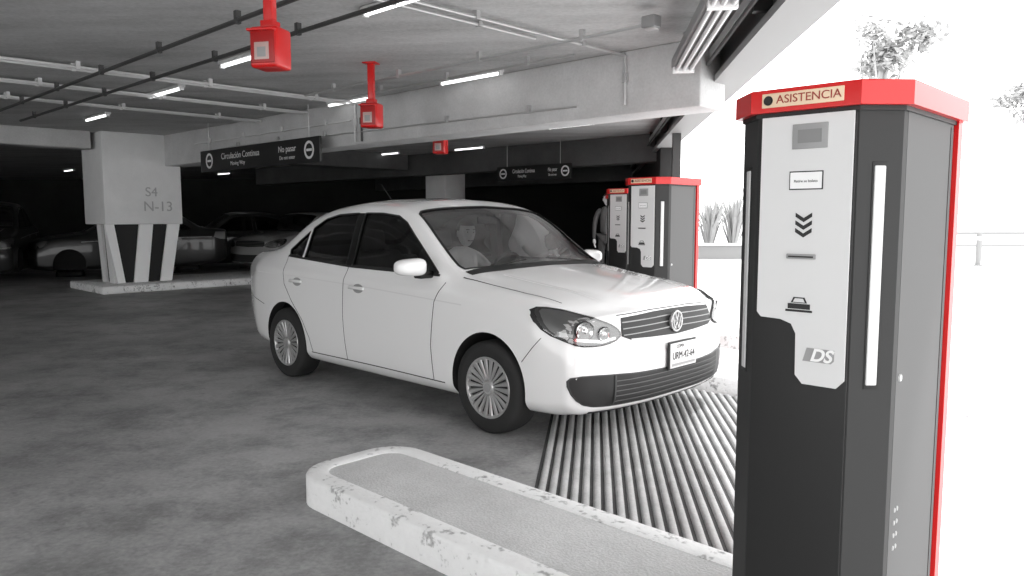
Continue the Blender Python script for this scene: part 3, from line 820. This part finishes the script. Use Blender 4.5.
# ------------------------------------------------------------ ribbed ramp pad (ribs parallel to the building edge)
g = group('ribbed_ramp_strip', (0, 0, 0), EDGE)
bm = bmesh.new(); a = -.27; pitch = .058
ca, sa = math.cos(EDGE), math.sin(EDGE)
ex = Vector((ca, sa, 0)); ey = Vector((-sa, ca, 0))
def bat(a_, n_): return (n_ - a_ * ex.dot(Nn)) / ey.dot(Nn)
a0 = a
while a < 1.22:
    for (n0, n1) in ((2.66, 5.50),):
        prof = [(-.021, .002), (-.016, .014), (-.007, .019), (.007, .019), (.016, .014), (.021, .002)]
        A = [bm.verts.new((a + u, bat(a + u, n0), z)) for u, z in prof]; B = [bm.verts.new((a + u, bat(a + u, n1), z)) for u, z in prof]
        for i in range(5): bm.faces.new((A[i], A[i + 1], B[i + 1], B[i]))
        bm.faces.new(A); bm.faces.new(B[::-1])
    a += pitch
frombm('ribs', bm, M['rib'], g, True, 60)
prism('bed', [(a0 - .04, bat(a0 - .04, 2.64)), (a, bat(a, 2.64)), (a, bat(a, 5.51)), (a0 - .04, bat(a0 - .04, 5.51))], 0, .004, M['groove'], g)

# ------------------------------------------------------------ hanging red detectors
def detector(x, y, z=2.48):
    g = group('hanging_detector', (x, y, 0), R(-14))
    H = .25; z0 = z - H / 2
    box('pole', (-.03, -.03, z0 + H - .01), (.03, .03, CZ), M['red'], g, .004)
    box('ceiling_plate', (-.07, -.07, CZ - .015), (.07, .07, CZ), M['red'], g, .003)
    box('collar', (-.045, -.045, z0 + H - .005), (.045, .045, z0 + H + .045), M['red'], g, .006)
    box('case', (-.095, -.09, z0), (.095, .09, z0 + H), M['red'], g, .02)
    box('faceplate', (-.08, -.098, z0 + .025), (.08, -.088, z0 + H - .025), mat('deep_red', (.35, .004, .004), .4), g, .01)
    box('scanner_window', (-.055, -.102, z0 + .045), (.045, -.096, z0 + H * .60), mat('scanner', (.5, .35, .33), .3), g, .008)
    box('scanner_eye', (-.035, -.104, z0 + .06), (.025, -.100, z0 + H * .48), M['mgrey'], g, .006)
    box('visor', (-.09, -.13, z0 + H - .035), (.09, -.08, z0 + H - .02), M['red'], g, .004)
    return g
detector(-1.51, 4.88); detector(-1.46, 8.05); detector(-1.06, 11.4)

# ------------------------------------------------------------ conduits & pipes
def lpipe(name, pts, r, m):
    g = group(name, (0, 0, 0), LANE); tube('run', pts, r, m, g, 10)
    bm = bmesh.new()
    for a, b in zip(pts[:-1], pts[1:]):
        a = Vector(a); b = Vector(b); L = (b - a).length; k = int(L / 1.5)
        for i in range(k + 1):
            p = a.lerp(b, (i + .5) / (k + 1)); addbox(bm, (p.x - .02, p.y - .02, p.z - r * 1.3), (p.x + .02, p.y + .02, min(CZ, p.z + .07)))
    frombm('clips', bm, m, g)
    return g
lpipe('ceiling_pipe', [(-13.5, 2.75, 2.88), (4, 2.75, 2.88)], .018, M['piped'])
lpipe('ceiling_pipe', [(-13.5, 3.25, 2.88), (4, 3.25, 2.88)], .018, M['piped'])
lpipe('conduit', [(-8.3, 5.0, 2.89), (-3.42, 5.0, 2.89)], .016, M['steel'])
lpipe('conduit', [(-8.2, 5.6, 2.93), (-4.6, 5.6, 2.93)], .012, M['steel'])
lpipe('conduit', [(-4.4, -3, 2.97), (-4.4, 6.12, 2.97), (-4.4, 6.12, 2.5)], .014, M['steel'])
lpipe('conduit', [(-4.55, -3, 2.97), (-4.55, 5.0, 2.97)], .014, M['steel'])
for s in (-8.75, -8.9, -10.1, -10.22, -11.5, -11.62): lpipe('conduit', [(s, -5, 2.96), (s, 6.12, 2.96)], .016, M['pipew'])
lpipe('conduit', [(-8.9, 6.12, 2.95), (-8.9, 6.12, 2.45)], .016, M['pipew'])
lpipe('conduit', [(-8.75, 6.12, 2.95), (-8.75, 6.12, 2.45)], .014, M['piped'])
lpipe('conduit', [(-14, 6.12, 2.75), (-9, 6.12, 2.75)], .012, M['pipew'])
lpipe('conduit', [(-13, 6.12, 2.62), (-5, 6.12, 2.55)], .010, M['steel'])
g = group('junction_box', (0, 0, 0), LANE); box('case', (-3.42, 4.95, 2.86), (-3.3, 5.05, 2.95), M['mgrey'], g, .01); box('lid', (-3.41, 4.96, 2.85), (-3.31, 5.04, 2.86), M['steel'], g, .004)

# ------------------------------------------------------------ fluorescent lamps
def lamp(s, n, z=CZ, L=1.0, em=None):
    g = group('fluorescent_lamp', ln(s, n, 0), LANE)
    box('housing', (-L / 2, -.045, z - .035), (L / 2, .045, z), M['lgrey'], g, .01)
    tube('tube', [(-L / 2 + .03, 0, z - .048), (L / 2 - .03, 0, z - .048)], .018, M['tube'], g)
    for x in (-L / 2 + .015, L / 2 - .015): box('socket', (x - .015, -.025, z - .07), (x + .015, .025, z - .03), M['white'], g, .004)
def sn(x, y): return x * D.x + y * D.y, x * Nn.x + y * Nn.y
for x, y in ((-4.33, 9.68), (-6.5, 12.1), (-.47, 8.7), (-2.63, 7.66), (-.77, 5.63), (-2.2, 10.45), (-.98, 17.6), (-3.1, 19.1), (-5.6, 23.6),
             (1.0, 13.2), (-8.5, 24), (-12, 22), (-2.6, 25), (-15, 26), (-6, 28), (-10.5, 28), (.6, 22), (-4.4, 14.8), (-14, 14.2), (-17, 21),
             (-7.3, 19.0), (-9.5, 15.5)):
    s, n = sn(x, y); lamp(s, n)

# ------------------------------------------------------------ hanging signs
def sign(s0, s1, n, z0, z1, t1, t2, ts):
    g = group('hanging_sign', (0, 0, 0), LANE); zc = (z0 + z1) / 2; h = z1 - z0
    box('panel', (s0, n, z0), (s1, n + .04, z1), M['black'], g, .005)
    for s in (s0 + .3, s1 - .3): tube('rod', [(s, n + .02, z1), (s, n + .02, CZ)], .008, M['steel'], g, 8)
    for s, t in ((s0 + .09 * (s1 - s0), 1), (s1 - .07 * (s1 - s0), 1)):
        o = lathe('pictogram_ring', [(h * .36, 0), (h * .36, -.004), (h * .26, -.004), (h * .26, 0)], M['white'], g, 32); o.location = (s, n, zc)
        box('pictogram_bar', (s - h * .2, n - .004, zc - h * .05), (s + h * .2, n, zc + h * .05), M['white'], g)
    L = s1 - s0
    text('text_main', t1, h * .40, M['white'], g, (s0 + L * .38, n - .003, zc + h * .13), sx=ts); text('text_sub', t2, h * .26, M['white'], g, (s0 + L * .36, n - .003, zc - h * .22), sx=ts)
    text('text_right', 'No pasar', h * .36, M['white'], g, (s0 + L * .77, n - .003, zc + h * .13), sx=ts); text('text_right_sub', 'Do not enter', h * .22, M['white'], g, (s0 + L * .77, n - .003, zc - h * .22), sx=ts)
c0 = sn(-5.54, 13.54)[0]; c1 = sn(-2.68, 10.8)[0]
sign(c0 + .15, c1, 5.88, 2.20, 2.56, 'Circulación Continua', 'Moving Way', 1.05)
sign(-12.25, -10.1, 12.2, 2.22, 2.53, 'Circulación Continua', 'Moving Way', .62)

# ------------------------------------------------------------ exterior
def foliage(name, loc, spread, n, leaf, trunk=None):
    bm = bmesh.new(); blobs = [Vector((random.gauss(0, spread[0] * .45), random.gauss(0, spread[1] * .45), random.uniform(-spread[2], spread[2]))) for _ in range(9)]
    base = Vector((0, 0, loc[2]))
    for _ in range(n):
        c = random.choice(blobs) + base + Vector((random.gauss(0, spread[0] * .22), random.gauss(0, spread[1] * .22), random.gauss(0, spread[2] * .3)))
        q = Matrix.Rotation(random.uniform(0, 6.28), 3, Vector((random.gauss(0, 1), random.gauss(0, 1), random.gauss(0, 1))).normalized())
        l = leaf * random.uniform(.6, 1.3)
        vs = [bm.verts.new(c + q @ Vector(p)) for p in ((-l, 0, 0), (0, l * .4, 0), (l, 0, 0), (0, -l * .4, 0))]; bm.faces.new(vs)
    if trunk:
        addtube(bm, (0, 0, 0), (0, 0, loc[2]), trunk, 10, 1, trunk * .6)
        for b in blobs: addtube(bm, (0, 0, loc[2] * .7), b + base, trunk * .35, 6, 1, trunk * .1)
    me = bpy.data.meshes.new(name); bm.to_mesh(me); bm.free(); o = mkobj(name, me, [M['leaf'], M['bark']]); o.location = (loc[0], loc[1], 0)
foliage('tree', (19.0, 40, 9.8), (2.0, 2.0, 1.1), 1800, .22, .22)
foliage('tree', (34, 50, 9), (2.6, 2.6, 1.0), 1500, .24, .22)
def spiky(x, y, h):
    bm = bmesh.new()
    for i in range(60):
        a = random.uniform(0, 6.28); l = h * random.uniform(.7, 1.05); t = random.uniform(.1, .55); w = .05
        dx, dy = math.cos(a), math.sin(a); px, py = -dy * w, dx * w
        p1 = Vector((dx * l * t * .4, dy * l * t * .4, l * .55)); p2 = Vector((dx * l * t, dy * l * t, l * (1 - t * .35)))
        v = [bm.verts.new(q) for q in (Vector((px, py, 0)), Vector((-px, -py, 0)), p1 - Vector((px, py, 0)), p1 + Vector((px, py, 0)), p2)]
        bm.faces.new((v[0], v[1], v[2], v[3])); bm.faces.new((v[3], v[2], v[4]))
    me = bpy.data.meshes.new('yucca'); bm.to_mesh(me); bm.free(); o = mkobj('yucca_plant', me, M['leaf']); o.location = (x, y, 0)
for x, y, h in ((7.0, 27, 2.6), (8.0, 27.5, 2.9), (6.2, 28, 2.2)): spiky(x, y, h)
g = group('planter_wall', (0, 0, 0)); box('wall', (5.2, 25.5, 0), (13, 25.8, .45), M['railm'], g, .02); box('coping', (5.1, 25.4, .45), (13.1, 25.9, .52), M['ground'], g, .02)
g = group('bollard', (13.5, 22, 0)); tube('post', [(0, 0, 0), (0, 0, .95)], .07, M['railm'], g); tube('foot', [(0, 0, 0), (0, 0, .04)], .13, M['railm'], g); tube('band', [(0, 0, .75), (0, 0, .85)], .075, M['white'], g)
g = group('guard_rail', (0, 0, 0)); tube('rail', [(12, 24, .9), (30, 26, .9)], .05, M['railm'], g); tube('rail_low', [(12, 24, .5), (30, 26, .5)], .04, M['railm'], g)
for k in range(7): tube('post', [(12 + 3 * k, 24 + k / 3, 0), (12 + 3 * k, 24 + k / 3, .9)], .04, M['railm'], g)

# ------------------------------------------------------------ light
w = bpy.data.worlds.new('World'); S.world = w; w.use_nodes = True
bg = w.node_tree.nodes['Background']; bg.inputs[0].default_value = (1, 1, 1, 1); bg.inputs[1].default_value = 3.0
sl = bpy.data.lights.new('sun', 'SUN'); sl.energy = 3; sl.angle = R(3)
so = bpy.data.objects.new('sun', sl); COL.objects.link(so); so.rotation_euler = (R(10), R(14), 0); so.location = (8, 0, 12)

# ------------------------------------------------------------ camera
cd = bpy.data.cameras.new('camera'); cd.sensor_width = 36; cd.lens = 760 / 1024 * 36; cd.clip_end = 500
co = bpy.data.objects.new('camera', cd); COL.objects.link(co); co.location = (0, 0, 1.44); co.rotation_euler = (R(90 - 5.41), 0, 0)
S.camera = co
S.view_settings.view_transform = 'Standard'; S.view_settings.look = 'None'; S.view_settings.exposure = 0
